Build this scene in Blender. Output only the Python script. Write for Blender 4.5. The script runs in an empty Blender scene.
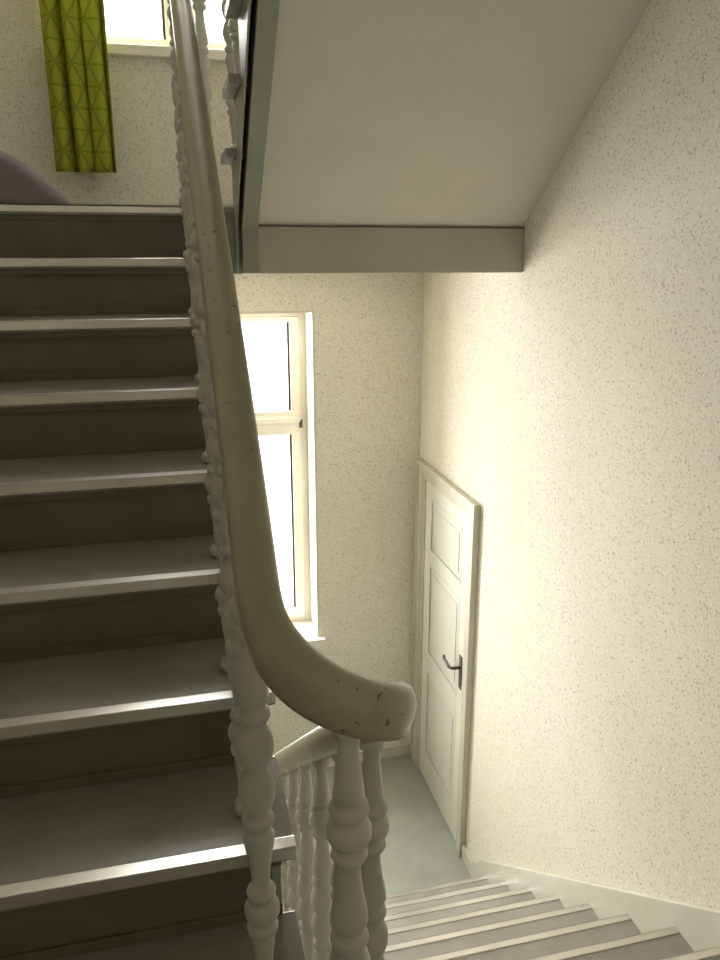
import bpy, bmesh, math, random
from mathutils import Vector
random.seed(3)
sc=bpy.context.scene
sc.view_settings.view_transform='Standard'

# ------------------------------------------------------------------ materials
def newmat(name):
    m=bpy.data.materials.new(name); m.use_nodes=True
    nt=m.node_tree; b=nt.nodes['Principled BSDF']
    return m,nt,b
def ramp(nt,fac,stops):
    r=nt.nodes.new('ShaderNodeValToRGB')
    e=r.color_ramp.elements
    e[0].position=stops[0][0]; e[0].color=(*stops[0][1],1)
    e[1].position=stops[-1][0]; e[1].color=(*stops[-1][1],1)
    for p,c in stops[1:-1]:
        x=e.new(p); x.color=(*c,1)
    nt.links.new(fac,r.inputs[0]); return r.outputs[0]
def noise(nt,scale,detail=3,rough=.5,stretch=None):
    tc=nt.nodes.new('ShaderNodeTexCoord')
    n=nt.nodes.new('ShaderNodeTexNoise')
    n.inputs['Scale'].default_value=scale; n.inputs['Detail'].default_value=detail
    n.inputs['Roughness'].default_value=rough
    if stretch:
        mp=nt.nodes.new('ShaderNodeMapping'); mp.inputs['Scale'].default_value=stretch
        nt.links.new(tc.outputs['Object'],mp.inputs[0]); nt.links.new(mp.outputs[0],n.inputs['Vector'])
    else: nt.links.new(tc.outputs['Object'],n.inputs['Vector'])
    return n.outputs[0]
def mix(nt,fac,a,b,mode='MIX'):
    m=nt.nodes.new('ShaderNodeMix'); m.data_type='RGBA'; m.blend_type=mode
    for s,v in ((0,fac),(6,a),(7,b)):
        if hasattr(v,'is_linked'): nt.links.new(v,m.inputs[s])
        elif s==0: m.inputs[0].default_value=v
        else: m.inputs[s].default_value=(*v,1)
    return m.outputs[2]
def bump(nt,b,h,strength=.2,dist=.002):
    n=nt.nodes.new('ShaderNodeBump'); n.inputs['Strength'].default_value=strength
    n.inputs['Distance'].default_value=dist
    nt.links.new(h,n.inputs['Height']); nt.links.new(n.outputs[0],b.inputs['Normal'])

def paint(name,col,rough=.45,var=.12,chips=None,spec=.4,bmp=.15):
    m,nt,b=newmat(name)
    dark=tuple(c*(1-var) for c in col)
    c=ramp(nt,noise(nt,6,5,.6),[(.3,dark),(.7,col)])
    if chips:
        f=ramp(nt,noise(nt,chips[2],4,.6),[(chips[1],(0,0,0)),(chips[1]+.03,(1,1,1))])
        g=ramp(nt,noise(nt,5,1,.5),[(.42,(0,0,0)),(.50,(1,1,1))])
        fg=mix(nt,1.0,f,g,'MULTIPLY')
        c=mix(nt,fg,c,chips[0])
    nt.links.new(c,b.inputs['Base Color'])
    b.inputs['Roughness'].default_value=rough
    b.inputs['Specular IOR Level'].default_value=spec
    bump(nt,b,noise(nt,60,3),bmp,.001)
    return m

def wallpaper():
    m,nt,b=newmat('speckled_wallpaper')
    base=ramp(nt,noise(nt,1.3,4,.6),[(.3,(.74,.705,.605)),(.7,(.81,.78,.69))])
    s1=ramp(nt,noise(nt,115,2,.6),[(.575,(0,0,0)),(.67,(.82,)*3)])
    c=mix(nt,s1,base,(.42,.36,.265))
    s2=ramp(nt,noise(nt,230,2,.5),[(.59,(0,0,0)),(.67,(.65,)*3)])
    c=mix(nt,s2,c,(.46,.41,.32))
    s3=ramp(nt,noise(nt,90,2,.5),[(.28,(1,1,1)),(.36,(0,0,0))])
    c=mix(nt,s3,c,(.88,.86,.79))
    nt.links.new(c,b.inputs['Base Color'])
    b.inputs['Roughness'].default_value=.85
    b.inputs['Specular IOR Level'].default_value=.1
    bump(nt,b,noise(nt,95,3),.25,.002)
    return m
M_wall=wallpaper()
M_plaster=paint('ceiling_plaster',(.70,.67,.60),.8,.05,spec=.15,bmp=.05)
M_reveal=paint('reveal_plaster',(.66,.62,.53),.7,.08,spec=.2,bmp=.05)
M_beam=paint('beam_paint',(.48,.455,.385),.6,.1,spec=.3)
M_string=paint('string_green_grey_paint',(.30,.33,.27),.4,.15)
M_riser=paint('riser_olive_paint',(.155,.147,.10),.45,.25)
M_rail=paint('handrail_cream_paint',(.36,.33,.23),.32,.22,chips=((.08,.04,.02),.655,50),spec=.5)
M_bal=paint('baluster_white_paint',(.48,.48,.42),.35,.12,chips=((.2,.17,.12),.70,40),spec=.5)
M_door=paint('door_paint',(.72,.735,.66),.4,.06)
M_frame=paint('door_frame_paint',(.60,.58,.48),.4,.12)
M_winf=paint('window_frame_paint',(.84,.81,.73),.35,.06)
M_base=paint('baseboard_paint',(.62,.62,.53),.4,.1)
M_black=paint('dark_iron',(.05,.045,.04),.4,.3)
M_iron=paint('handle_metal',(.10,.09,.08),.3,.2)
M_mound=paint('mound_grey',(.19,.17,.17),.95,.2,spec=.05)

def treadmat(name,k):
    m,nt,b=newmat(name)
    c=ramp(nt,noise(nt,4,6,.7,(1,1,1)),[(.3,tuple(x*k for x in (.19,.187,.16))),(.7,tuple(x*k for x in (.27,.267,.237)))])
    d=ramp(nt,noise(nt,5,4,.6,(1,6,1)),[(.55,(0,0,0)),(.8,(.6,.6,.6))])
    c=mix(nt,d,c,tuple(x*k for x in (.16,.147,.115)))
    nt.links.new(c,b.inputs['Base Color'])
    r=ramp(nt,noise(nt,6,2,.5),[(.3,(.30,)*3),(.7,(.40,)*3)])
    nt.links.new(r,b.inputs['Roughness'])
    b.inputs['Specular IOR Level'].default_value=.8
    bump(nt,b,noise(nt,40,2),.05,.001)
    return m
M_tread=treadmat('tread_linoleum',1.1)
M_tread2=treadmat('tread_linoleum_lit',1.45)  # same linoleum, lightened: the stronger light on these flights is in the colour
def metal():
    m,nt,b=newmat('aluminium_nosing')
    c=ramp(nt,noise(nt,2,2,.5),[(.3,(.60,.58,.53)),(.7,(.86,.85,.82))])
    nt.links.new(c,b.inputs['Base Color'])
    b.inputs['Metallic'].default_value=.95
    b.inputs['Roughness'].default_value=.30
    return m
M_metal=metal()
def lino():
    m,nt,b=newmat('landing_linoleum')
    c=ramp(nt,noise(nt,3,6,.7),[(.3,(.31,.33,.285)),(.7,(.42,.44,.39))])
    nt.links.new(c,b.inputs['Base Color'])
    b.inputs['Roughness'].default_value=.42
    return m
M_floor=lino()
def glassmat():
    m=bpy.data.materials.new('window_glass'); m.use_nodes=True
    nt=m.node_tree; nt.nodes.clear()
    o=nt.nodes.new('ShaderNodeOutputMaterial'); t=nt.nodes.new('ShaderNodeBsdfTransparent')
    g=nt.nodes.new('ShaderNodeBsdfGlossy'); g.inputs['Roughness'].default_value=.02
    x=nt.nodes.new('ShaderNodeMixShader'); x.inputs[0].default_value=.05
    nt.links.new(t.outputs[0],x.inputs[1]); nt.links.new(g.outputs[0],x.inputs[2]); nt.links.new(x.outputs[0],o.inputs[0])
    return m
M_glass=glassmat()
def curtainmat():
    m,nt,b=newmat('curtain_green_print')
    uv=nt.nodes.new('ShaderNodeUVMap')
    sp=nt.nodes.new('ShaderNodeSeparateXYZ'); nt.links.new(uv.outputs[0],sp.inputs[0])
    def math_(op,a,bb=None):
        n=nt.nodes.new('ShaderNodeMath'); n.operation=op
        for i,v in enumerate((a,bb)):
            if v is None: continue
            if hasattr(v,'is_linked'): nt.links.new(v,n.inputs[i])
            else: n.inputs[i].default_value=v
        return n.outputs[0]
    u=math_('MULTIPLY',sp.outputs[0],8.0); v=math_('MULTIPLY',sp.outputs[1],9.0)
    def line(expr,w):
        f=math_('FRACT',expr); g=math_('ABSOLUTE',math_('SUBTRACT',f,.5))
        return math_('GREATER_THAN',g,.5-w)
    l1=line(math_('ADD',u,math_('MULTIPLY',v,.58)),.06)
    l2=line(math_('SUBTRACT',u,math_('MULTIPLY',v,.58)),.06)
    l3=line(math_('MULTIPLY',v,1.16),.05)
    l4=line(math_('MULTIPLY',math_('ADD',u,.25),2.0),.05)
    mx=math_('MAXIMUM',math_('MAXIMUM',l1,l2),math_('MAXIMUM',l3,math_('MULTIPLY',l4,.5)))
    c=mix(nt,math_('MULTIPLY',mx,.6),(.38,.40,.03),(.15,.19,.012))
    nt.links.new(c,b.inputs['Base Color']); b.inputs['Roughness'].default_value=.85
    tr=nt.nodes.new('ShaderNodeBsdfTranslucent'); nt.links.new(c,tr.inputs[0])
    ms=nt.nodes.new('ShaderNodeMixShader'); ms.inputs[0].default_value=.22
    nt.links.new(b.outputs[0],ms.inputs[1]); nt.links.new(tr.outputs[0],ms.inputs[2])
    nt.links.new(ms.outputs[0],nt.nodes['Material Output'].inputs[0])
    return m
M_curt=curtainmat()

# ------------------------------------------------------------------ mesh builder
class B:
    def __init__(s): s.v=[];s.f=[];s.m=[];s.mats=[];s.sm=[]
    def mi(s,mat):
        if mat not in s.mats: s.mats.append(mat)
        return s.mats.index(mat)
    def box(s,x0,x1,y0,y1,z0,z1,mat):
        o=len(s.v)
        s.v+=[(x0,y0,z0),(x1,y0,z0),(x1,y1,z0),(x0,y1,z0),(x0,y0,z1),(x1,y0,z1),(x1,y1,z1),(x0,y1,z1)]
        for f in ((0,3,2,1),(4,5,6,7),(0,1,5,4),(1,2,6,5),(2,3,7,6),(3,0,4,7)):
            s.f.append([o+i for i in f]); s.m.append(s.mi(mat)); s.sm.append(False)
    def prism(s,pts,x0,x1,mat):   # polygon in YZ extruded along X
        o=len(s.v); n=len(pts)
        s.v+=[(x0,y,z) for y,z in pts]+[(x1,y,z) for y,z in pts]
        fs=[list(range(n))[::-1],list(range(n,2*n))]+[[i,(i+1)%n,n+(i+1)%n,n+i] for i in range(n)]
        for f in fs: s.f.append([o+i for i in f]); s.m.append(s.mi(mat)); s.sm.append(False)
    def lathe(s,cx,cy,prof,mat,seg=20):
        o=len(s.v)
        for r,z in prof:
            for i in range(seg):
                a=2*math.pi*i/seg; s.v.append((cx+r*math.cos(a),cy+r*math.sin(a),z))
        for j in range(len(prof)-1):
            for i in range(seg):
                a=o+j*seg+i; b=o+j*seg+(i+1)%seg
                s.f.append([a,b,b+seg,a+seg]); s.m.append(s.mi(mat)); s.sm.append(True)
        s.f.append([o+i for i in range(seg)][::-1]); s.m.append(s.mi(mat)); s.sm.append(False)
        s.f.append([o+(len(prof)-1)*seg+i for i in range(seg)]); s.m.append(s.mi(mat)); s.sm.append(False)
    def sweep(s,path,prof,mat):
        o=len(s.v); n=len(prof)
        for i,p in enumerate(path):
            t=(path[min(i+1,len(path)-1)]-path[max(i-1,0)]).normalized()
            side=t.cross(Vector((0,0,1))).normalized(); up=side.cross(t).normalized()
            for a,b in prof: s.v.append(tuple(p+side*a+up*b))
        for j in range(len(path)-1):
            for i in range(n):
                a=o+j*n+i; b=o+j*n+(i+1)%n
                s.f.append([a,b,b+n,a+n]); s.m.append(s.mi(mat)); s.sm.append(True)
        s.f.append([o+i for i in range(n)][::-1]); s.m.append(s.mi(mat)); s.sm.append(False)
        s.f.append([o+(len(path)-1)*n+i for i in range(n)]); s.m.append(s.mi(mat)); s.sm.append(False)
    def build(s,name,parent=None,bevel=0):
        me=bpy.data.meshes.new(name); me.from_pydata(s.v,[],s.f)
        for m in s.mats: me.materials.append(m)
        for p,mi,sm in zip(me.polygons,s.m,s.sm): p.material_index=mi; p.use_smooth=sm
        bm=bmesh.new(); bm.from_mesh(me); bmesh.ops.recalc_face_normals(bm,faces=bm.faces[:]); bm.to_mesh(me); bm.free()
        ob=bpy.data.objects.new(name,me); sc.collection.objects.link(ob)
        if parent: ob.parent=parent
        if bevel:
            md=ob.modifiers.new('bevel','BEVEL'); md.width=bevel; md.segments=2; md.limit_method='ANGLE'
        return ob
def empty(name):
    e=bpy.data.objects.new(name,None); sc.collection.objects.link(e); return e

# ------------------------------------------------------------------ dimensions
XL,XR=-1.10,1.44
YN,YF=-.45,4.37
ST=3.477; R=.183
ZU=.17                       # upper far landing
YE=3.08                      # landing edge
G1=.263; G2=.234
ZTOP=3.35; ZBOT=-5.15

# ------------------------------------------------------------------ flights
def left_flight(name,dz):
    b=B()
    Yk=lambda k: YE-G1*k
    Zk=lambda k: ZU-R*k+dz
    pts=[(Yk(8)+.03,ZU-9*R+dz-.001)]
    for k in range(8,0,-1):
        pts.append((Yk(k)+.03,Zk(k)-.03)); pts.append((Yk(k-1)+.03,Zk(k)-.03))
    line=lambda y:-1.974+.696*y-.27+dz
    pts.append((YE+.03,line(YE))); pts.append((1.03,ZU-9*R-.08+dz)); pts.append((Yk(8)+.03,ZU-9*R-.08+dz))
    b.prism(pts,XL,.125,M_riser)
    b.prism(pts,.125,.145,M_string)
    for k in range(1,9):
        z=Zk(k)
        b.box(XL,.172,Yk(k),Yk(k-1)+.03,z-.03,z,M_tread)
        b.box(XL,.174,Yk(k)-.004,Yk(k)+.030,z-.001,z+.003,M_metal)
        b.box(XL,.174,Yk(k)-.004,Yk(k)+.001,z-.024,z+.003,M_metal)
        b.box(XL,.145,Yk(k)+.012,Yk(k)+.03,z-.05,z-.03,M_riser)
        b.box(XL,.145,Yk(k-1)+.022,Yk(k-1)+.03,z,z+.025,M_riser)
    b.box(XL,.145,YE+.012,YE+.03,ZU-.05+dz,ZU-.03+dz,M_riser)
    return b.build(name,bevel=.003)

def right_flight(name,dz,dy,xs,off):
    b=B()
    Yj=lambda j:.884+dy+G2*j
    Zj=lambda j:-1.477-R*j+dz
    SL=.79
    pts=[(.80,Zj(0)-.04),(Yj(0)-.03,Zj(0)-.04)]
    for j in range(1,10):
        pts.append((Yj(j-1)-.03,Zj(j)-.03)); pts.append((Yj(j)-.03,Zj(j)-.03))
    ye=max(YE,Yj(9)-.03)
    pts.append((Yj(9)-.03,Zj(10)+.001))
    if ye>Yj(9)-.03: pts.append((ye,Zj(10)+.001))
    if ye>YE: pts.append((YE,Zj(10)))
    pts.append((YE,-3.37+dz)); pts.append((.80,-3.37+dz+SL*(YE-.80)))
    b.prism(pts,.31,XR,M_plaster)
    st=[(y,z) for y,z in pts]
    st[-2]=(YE,-3.545+dz); st[-1]=(.80,-3.42+dz+SL*(YE-.80))
    st.insert(-1,(YE-.03,-3.545+dz)); st.insert(-1,(YE-.05,-3.42+dz+.04))
    b.prism(st,xs,xs+.06,M_string)
    if xs>.27: b.prism([(y-.0,z) for y,z in st],.262,.268,M_string)
    for j in range(1,10):
        z=Zj(j)
        b.box(.225,XR-.02,Yj(j-1)-.03,Yj(j),z-.03,z,M_tread2)
        b.box(.223,XR-.02,Yj(j)-.020,Yj(j)+.004,z-.001,z+.003,M_metal)
        b.box(.223,XR-.02,Yj(j)-.001,Yj(j)+.004,z-.022,z+.003,M_metal)
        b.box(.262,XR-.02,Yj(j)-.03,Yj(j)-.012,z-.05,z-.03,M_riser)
    for j in range(0,10):
        b.box(.262,XR-.02,Yj(j)-.032,Yj(j)-.026,Zj(j+1),Zj(j)-.03,M_base)
    zz=lambda y:-1.477-.782*(y-.884-dy)+dz
    sk=[(.80,Zj(0)+off),(.88+dy,Zj(0)+off),(3.06+dy,zz(3.06+dy)+off),(3.18+dy,Zj(10)+.09),(3.38,Zj(10)+.09),(3.38,Zj(10)+.001),(3.0+dy,Zj(10)+.001),(.80,zz(.80)-.17 if dz>0 else zz(.8)-.2)]
    b.prism(sk,XR-.022,XR-.001,M_base)
    return b.build(name,bevel=.002)

left_flight('stair_flight',0)
right_flight('stair_flight',0,.05,.262,.095)
right_flight('stair_flight',ST,.14,.285,.095)
left_flight('stair_flight',-ST)

# landings
def far_landing(name,z,mat=M_floor):
    b=B()
    b.box(XL,XR,YE+.03,YF,z-.24,z-.02,M_plaster)
    b.box(XL,XR,YE,YF,z-.02,z,mat)
    b.box(XL,.145,YE,YE+.03,z-.03,z-.02,M_tread)
    b.box(XL,.172,YE-.004,YE+.034,z-.001,z+.003,M_metal)
    b.box(XL,.172,YE-.004,YE+.001,z-.022,z+.003,M_metal)
    b.box(XL,.145,YE+.02,YE+.032,z-.24,z-.02,M_riser)
    b.box(.145,.285,YE+.01,YE+.032,z-.24,z-.02,M_string)
    return b.build(name)
far_landing('landing',ZU)
far_landing('landing',ZU-ST)
b=B(); b.box(.345,XR,YE-.02,YE+.03,ZU-.24,ZU-.066,M_beam)
b.build('landing_beam',bevel=.004)
def near_landing(name,z):
    b=B()
    b.box(XL,XR,YN,.80,z-.20,z-.0,M_floor)
    b.box(XL,.172,.80,1.0,z-.10,z,M_floor)
    b.box(.172,.225,.80,.85,z-.10,z,M_floor)
    b.box(.225,XR,.80,.934,z-.04,z,M_floor)
    b.box(.223,XR,.90,.938,z-.001,z+.003,M_metal)
    b.box(.223,XR,.933,.938,z-.022,z+.003,M_metal)
    return b.build(name)
near_landing('landing',-1.477)
near_landing('landing',-1.477+ST)
near_landing('landing',-1.477-ST)

# ------------------------------------------------------------------ room shell
WT=.36
W1=(-.45,.795,-2.345,-.300)
W2=(-.45,.795,.97,2.95)
b=B()
b.box(XL-WT,W1[0],YF,YF+WT,ZBOT,ZTOP,M_wall)
b.box(W1[1],XR+WT,YF,YF+WT,ZBOT,ZTOP,M_wall)
b.box(W1[0],W1[1],YF,YF+WT,ZBOT,W1[2],M_wall)
b.box(W1[0],W1[1],YF,YF+WT,W1[3],W2[2],M_wall)
b.box(W1[0],W1[1],YF,YF+WT,W2[3],ZTOP,M_wall)
b.build('wall_back')
b=B(); b.box(XR,XR+WT,YN-.2,YF,ZBOT,ZTOP,M_wall); b.build('wall_right')
b=B(); b.box(XL-WT,XL,YN-.2,YF,ZBOT,ZTOP,M_wall); b.build('wall_left')
b=B(); b.box(XL,XR,YN-.2,YN,ZBOT,ZTOP,M_wall); b.build('wall_front')
b=B(); b.box(XL-WT,XR+WT,YN-.2,YF+WT,ZTOP,ZTOP+.15,M_plaster); b.build('ceiling')
b=B(); b.box(XL-WT,XR+WT,YN-.2,YF+WT,ZBOT-.15,ZBOT,M_floor); b.build('floor')

# baseboards
for z in (ZU-ST,ZU):
    b=B(); b.box(XL,XR,YF-.018,YF,z,z+.075,M_base); b.box(XL,XR,YF-.022,YF,z+.075,z+.09,M_base)
    b.build('baseboard_back',bevel=.003)

# windows
def window(name,W):
    x0,x1,z0,z1=W
    e=empty(name)
    y0=YF+.25; y1=y0+.06
    b=B(); t=.05
    b.box(x0,x0+t,y0,y1,z0,z1,M_winf); b.box(x1-t,x1,y0,y1,z0,z1,M_winf)
    b.box(x0+t,x1-t,y0,y1,z0,z0+t,M_winf); b.box(x0+t,x1-t,y0,y1,z1-t,z1,M_winf)
    xm=(x0+x1)/2; zt=z1-.675
    b.box(x0+t,x1-t,y0-.015,y1,zt-.03,zt+.03,M_winf)
    b.box(x0+t,x1-t,y0-.03,y0-.015,zt-.012,zt+.02,M_winf)
    b.box(xm-.035,xm+.035,y0-.01,y1,z0+t,z1-t,M_winf)
    b.build('frame',e,.004)
    b=B(); s=.058
    for a,c in ((x0+t,xm-.035),(xm+.035,x1-t)):
        for p,q in ((z0+t,zt-.03),(zt+.03,z1-t)):
            ya=y0-.012; yb=y0+.035
            ss=.03 if p>zt else s
            b.box(a,a+s,ya,yb,p,q,M_winf); b.box(c-s,c,ya,yb,p,q,M_winf)
            b.box(a+s,c-s,ya,yb,p,p+ss,M_winf); b.box(a+s,c-s,ya,yb,q-ss,q,M_winf)
            for sx,sg in ((a+s,1),(c-s,-1)):
                b.box(min(sx,sx+sg*.014),max(sx,sx+sg*.014),ya+.01,yb-.015,p+ss,q-ss,M_black)
    b.build('sashes',e,.003)
    b=B()
    for a,c in ((x0+t,xm-.035),(xm+.035,x1-t)):
        for p,q in ((z0+t,zt-.03),(zt+.03,z1-t)):
            b.box(a+s,c-s,y0+.01,y0+.014,p+.03,q-.03,M_glass)
    b.build('glass',e)
    b=B(); b.box(x0-.03,x1+.035,YF-.05,YF,z0-.035,z0+.012,M_winf); b.box(x0,x1,YF,y0,z0-.0,z0+.012,M_winf)
    b.build('sill',e,.004)
    b=B(); b.box(x1-t-.012,x1-t+.008,y0-.03,y0-.010,zt-.045,zt+.005,M_iron)
    b.build('latch',e,.003)
    b=B(); b.box(x1-.012,x1,YF-.002,y0,z0+.012,z1,M_reveal); b.box(x0,x0+.012,YF-.002,y0,z0+.012,z1,M_reveal)
    b.box(x0+.012,x1-.012,YF-.002,y0,z1-.012,z1,M_reveal)
    b.build('reveal',e)
window('window_1',W1); window('window_2',W2)

# ------------------------------------------------------------------ door
e=empty('door_1')
fz=ZU-ST+.001; zt=-1.19
ya,yb=3.385,4.325
b=B()
def casing(b,o,xa,xb,w,w2):
    b.box(xa,xb,ya+o,ya+o+w,fz,zt-o,M_frame); b.box(xa,xb,yb-o-w2,yb-o,fz,zt-o,M_frame)
    b.box(xa,xb,ya+o+w,yb-o-w2,zt-o-w,zt-o,M_frame)
casing(b,0,XR-.036,XR,.022,.022); casing(b,.022,XR-.028,XR,.05,.080); casing(b,.072,XR-.022,XR,.022,.063)
b.build('casing',e,.003)
la,lb=ya+.096,yb-.137; lt=zt-.096; l0=fz+.008
b=B(); st=.10; x0=XR-.014
b.box(XR-.007,XR,la,lb,l0,lt,M_door)
b.box(x0,XR-.007,la,la+st,l0,lt,M_door); b.box(x0,XR-.007,lb-st,lb,l0,lt,M_door)
rails=[(l0,l0+.20),(-2.50,-2.38),(-1.79,-1.70),(lt-.085,lt)]
for p,q in rails: b.box(x0,XR-.007,la+st,lb-st,p,q,M_door)
for i in range(3):
    p=rails[i][1]; q=rails[i+1][0]
    w=.014
    b.box(x0-.002,x0+.003,la+st-.004,la+st+w,p,q,M_door); b.box(x0-.002,x0+.003,lb-st-w,lb-st+.004,p,q,M_door)
    b.box(x0-.002,x0+.003,la+st,lb-st,p-.004,p+w,M_door); b.box(x0-.002,x0+.003,la+st,lb-st,q-w,q+.004,M_door)
    b.box(x0+.003,XR-.007,la+st+.05,lb-st-.05,p+.05,q-.05,M_door)
b.build('leaf',e,.0015)
b=B()
hy=la+.045; hz=-2.17
b.box(x0-.005,x0,hy-.02,hy+.02,hz-.13,hz+.07,M_iron)
b.build('escutcheon',e,.002)
b=B()
pth=[Vector((x0-.004,hy,hz)),Vector((x0-.03,hy,hz)),Vector((x0-.052,hy+.004,hz)),Vector((x0-.062,hy+.02,hz+.001)),Vector((x0-.062,hy+.06,hz+.007)),Vector((x0-.06,hy+.10,hz+.004)),Vector((x0-.055,hy+.125,hz+.012))]
b.sweep(pth,[(.009*math.cos(a*math.pi/5),.009*math.sin(a*math.pi/5)) for a in range(10)],M_iron)
b.build('lever_handle',e)
b=B()
for z in (-1.45,-2.2,-3.1):
    b.lathe(x0-.006,lb+.003,[(.008,z-.05),(.008,z+.05),(.004,z+.062)],M_frame,10)
b.build('hinges',e)

# ------------------------------------------------------------------ banister
ban=empty('banister')
XA,XB=.090,.275; XM=(XA+XB)/2; RAD=(XB-XA)/2
def zl(y,dz=0): return -1.974+.696*y+.908+dz-.030*math.exp(-max(0,y-.925)/.13)
zr=lambda y,dz=0:-1.477-.782*(y-.884)+.885+dz+.012*math.exp(-max(0,y-.925)/.1)
YU=.925; YV=3.16
path=[]
def add(x,y,z): path.append(Vector((x,y,z)))
def line(x,y0,y1,f,dz,n=60):
    for i in range(n+1):
        y=y0+(y1-y0)*i/n; add(x,y,f(y,dz))
def arc(yc,far,z0,z1,fromleft,n=24):
    for i in range(1,n):
        a=math.pi*i/n
        x=XM+(-1 if fromleft else 1)*RAD*math.cos(a)
        y=yc+(1 if far else -1)*RAD*math.sin(a)
        add(x,y,z0+(z1-z0)*((i/n)**(1.0 if far else 1.15)))
line(XA,YU,YV,zl,-ST); arc(YV,True,zl(YV,-ST),zr(YV,0),True)
line(XB,YV,YU,zr,0);  arc(YU,False,zr(YU,0),zl(YU,0),False)
line(XA,YU,YV,zl,0);  arc(YV,True,zl(YV,0),zr(YV,ST),True)
line(XB,YV,YU,zr,ST)
L=[0]
for i in range(1,len(path)): L.append(L[-1]+(path[i]-path[i-1]).length)
step=.012; pts=[];j=0;s=0
while s<L[-1]:
    while L[j+1]<s: j+=1
    t=(s-L[j])/(L[j+1]-L[j]); pts.append(path[j].lerp(path[j+1],t)); s+=step
def smooth(vals,w,it):
    for _ in range(it):
        o=vals[:]
        for i in range(len(vals)):
            a=max(0,i-w);c=min(len(vals)-1,i+w)
            vals[i]=sum(o[a:c+1])/(c-a+1)
    return vals
zs=smooth([p.z for p in pts],6,2)
xs=smooth([p.x for p in pts],2,2); ys=smooth([p.y for p in pts],2,2)
pts=[Vector(q) for q in zip(xs,ys,zs)]
prof=[(-.018,-.036),(.018,-.036),(.022,-.024),(.027,-.012),(.030,.004),(.028,.018),(.022,.030),(.012,.035),(0,.037),(-.012,.035),(-.022,.030),(-.028,.018),(-.030,.004),(-.027,-.012),(-.022,-.024)]
b=B(); b.sweep(pts,prof,M_rail); b.build('handrail',ban)
P0=[(0,.014),(.012,.017),(.018,.021),(.026,.021),(.032,.015),(.05,.014),(.09,.017),(.125,.021),(.138,.021),(.142,.017),(.148,.026),(.158,.028),(.166,.026),(.170,.019),(.178,.026),(.190,.031),(.203,.031),(.215,.026),(.223,.018),(.228,.024),(.238,.026),(.245,.023),(.250,.016),(.27,.016),(.31,.020),(.345,.026),(.36,.027),(.372,.022),(.378,.018),(.386,.026),(.396,.028),(.404,.024),(.41,.018),(.425,.026),(.445,.031),(.465,.031),(.485,.026),(.498,.018)]
FULL=P0+[(1-t,r) for t,r in reversed(P0[:-1])]
FULL[-1]=(1.0,.027); FULL[-2]=(.985,.028); FULL[-3]=(.975,.025)
def railz(x,y,z0):
    best=None
    for p in pts:
        d=(p.x-x)**2+(p.y-y)**2+(.02*(p.z-z0-.9))**2
        if best is None or d<best[0]: best=(d,p.z)
    return best[1]
bb=B()
def baluster(x,y,z0):
    zt=railz(x,y,z0)-.026
    h=zt-z0
    bb.lathe(x,y,[(r,zt-h*t) for t,r in FULL][::-1],M_bal,20)
for dz in (0,-ST):
    for k in range(1,9): baluster(XA,YE-G1*k+.125,ZU-R*k+dz+.001)
for dz,dy in ((0,.05),(ST,.14)):
    for j2 in range(1,10): baluster(XB,.767+dy+G2*j2,-1.477-R*j2+dz+.001)
baluster(.190,.845,-1.477)
for z in (ZU,ZU-ST): baluster(XM,YV+RAD,z); baluster(XA+.003,YV-.0,z)
bb.build('balusters',ban)

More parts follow.
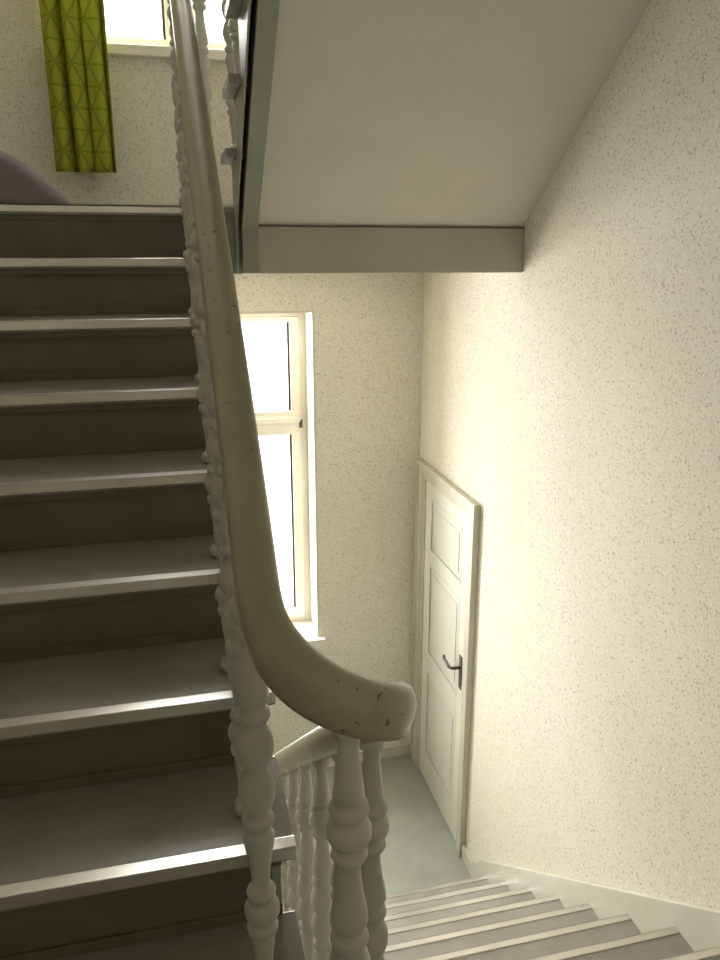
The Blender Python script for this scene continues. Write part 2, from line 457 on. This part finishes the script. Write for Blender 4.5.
# ------------------------------------------------------------------ curtain
def curtain():
    cx0,cx1=-.508,-.180
    z0,z1=.39,3.02
    nu,nv=160,60
    v=[];f=[];uv=[]
    for j in range(nv+1):
        t=j/nv; z=z0+(z1-z0)*t
        for i in range(nu+1):
            u=i/nu
            ph=u*2*math.pi*3.5+.5
            amp=.048*(1-.2*t)
            x=cx0+(cx1-cx0)*u+.020*math.sin(ph*1.0+1.5)+.008*math.sin(3*t+u*5)*(1-t)
            y=4.245+amp*math.sin(ph+.3*math.sin(4*t))+.010*math.sin(ph*2.3+t*2)
            zz=z+ (.006*math.sin(ph) if j==0 else 0)
            v.append((x,y,zz)); uv.append((u*.95,z))
    for j in range(nv):
        for i in range(nu):
            a=j*(nu+1)+i; f.append((a,a+1,a+nu+2,a+nu+1))
    me=bpy.data.meshes.new('curtain'); me.from_pydata(v,[],f)
    ul=me.uv_layers.new(name='UVMap')
    for l in me.loops: ul.data[l.index].uv=uv[l.vertex_index]
    for p in me.polygons: p.use_smooth=True
    me.materials.append(M_curt)
    ob=bpy.data.objects.new('cloth',me); sc.collection.objects.link(ob)
    md=ob.modifiers.new('s','SOLIDIFY'); md.thickness=.002
    e=empty('curtain'); ob.parent=e
    b=B()
    b.sweep([Vector((-.65,4.255,3.05)),Vector((.98,4.255,3.05))],[(.011*math.cos(a*math.pi/6),.011*math.sin(a*math.pi/6)) for a in range(12)],M_winf)
    b.box(-.60,-.585,4.255,YF,3.04,3.06,M_winf); b.box(.90,.915,4.255,YF,3.04,3.06,M_winf)
    b.build('rod',e)
curtain()

# grey mound added on the landing, stand-in for an unidentified dark blur
def mound():
    bm=bmesh.new(); bmesh.ops.create_icosphere(bm,subdivisions=4,radius=1)
    for v in bm.verts:
        x,y,z=v.co
        n=.05*math.sin(5*x+2)*math.sin(4*y)+.03*math.sin(9*x+3*z)
        r=1+n
        z2=max(z,-.35)
        h=(z2+.35)/1.35
        v.co=((x*r)*.38*(1-.6*h),y*r*.16*(1-.3*h),h*.27*(1+.05*math.sin(7*x)))
    me=bpy.data.meshes.new('blur_mound'); bm.to_mesh(me); bm.free()
    for p in me.polygons: p.use_smooth=True
    me.materials.append(M_mound)
    ob=bpy.data.objects.new('blur_mound',me); sc.collection.objects.link(ob)
    ob.location=(-.71,3.36,ZU+.001)
mound()

# ------------------------------------------------------------------ light
def area(name,loc,sx,sy,power,col,rot=(-math.pi/2,0,0)):
    l=bpy.data.lights.new(name,'AREA'); l.shape='RECTANGLE'; l.size=sx; l.size_y=sy; l.energy=power; l.color=col
    o=bpy.data.objects.new(name,l); o.location=loc; o.rotation_euler=rot; sc.collection.objects.link(o)
area('daylight_lower_window',(.165,5.1,-1.25),1.7,2.4,390,(1,.970,.895))
area('daylight_upper_window',(.165,5.1,2.0),1.7,2.4,320,(1,.970,.895))
w=bpy.data.worlds.new('World'); sc.world=w; w.use_nodes=True
w.node_tree.nodes['Background'].inputs[0].default_value=(.97,.97,.97,1)
w.node_tree.nodes['Background'].inputs[1].default_value=3.0

# ------------------------------------------------------------------ camera
cam=bpy.data.cameras.new('camera'); co=bpy.data.objects.new('camera',cam); sc.collection.objects.link(co)
cam.sensor_fit='VERTICAL'; cam.sensor_height=36; cam.sensor_width=27; cam.lens=770/960*36
cam.clip_start=.02
co.location=(0,0,0)
co.rotation_euler=(math.radians(90-16.29),0,math.radians(-13.66))
sc.camera=co
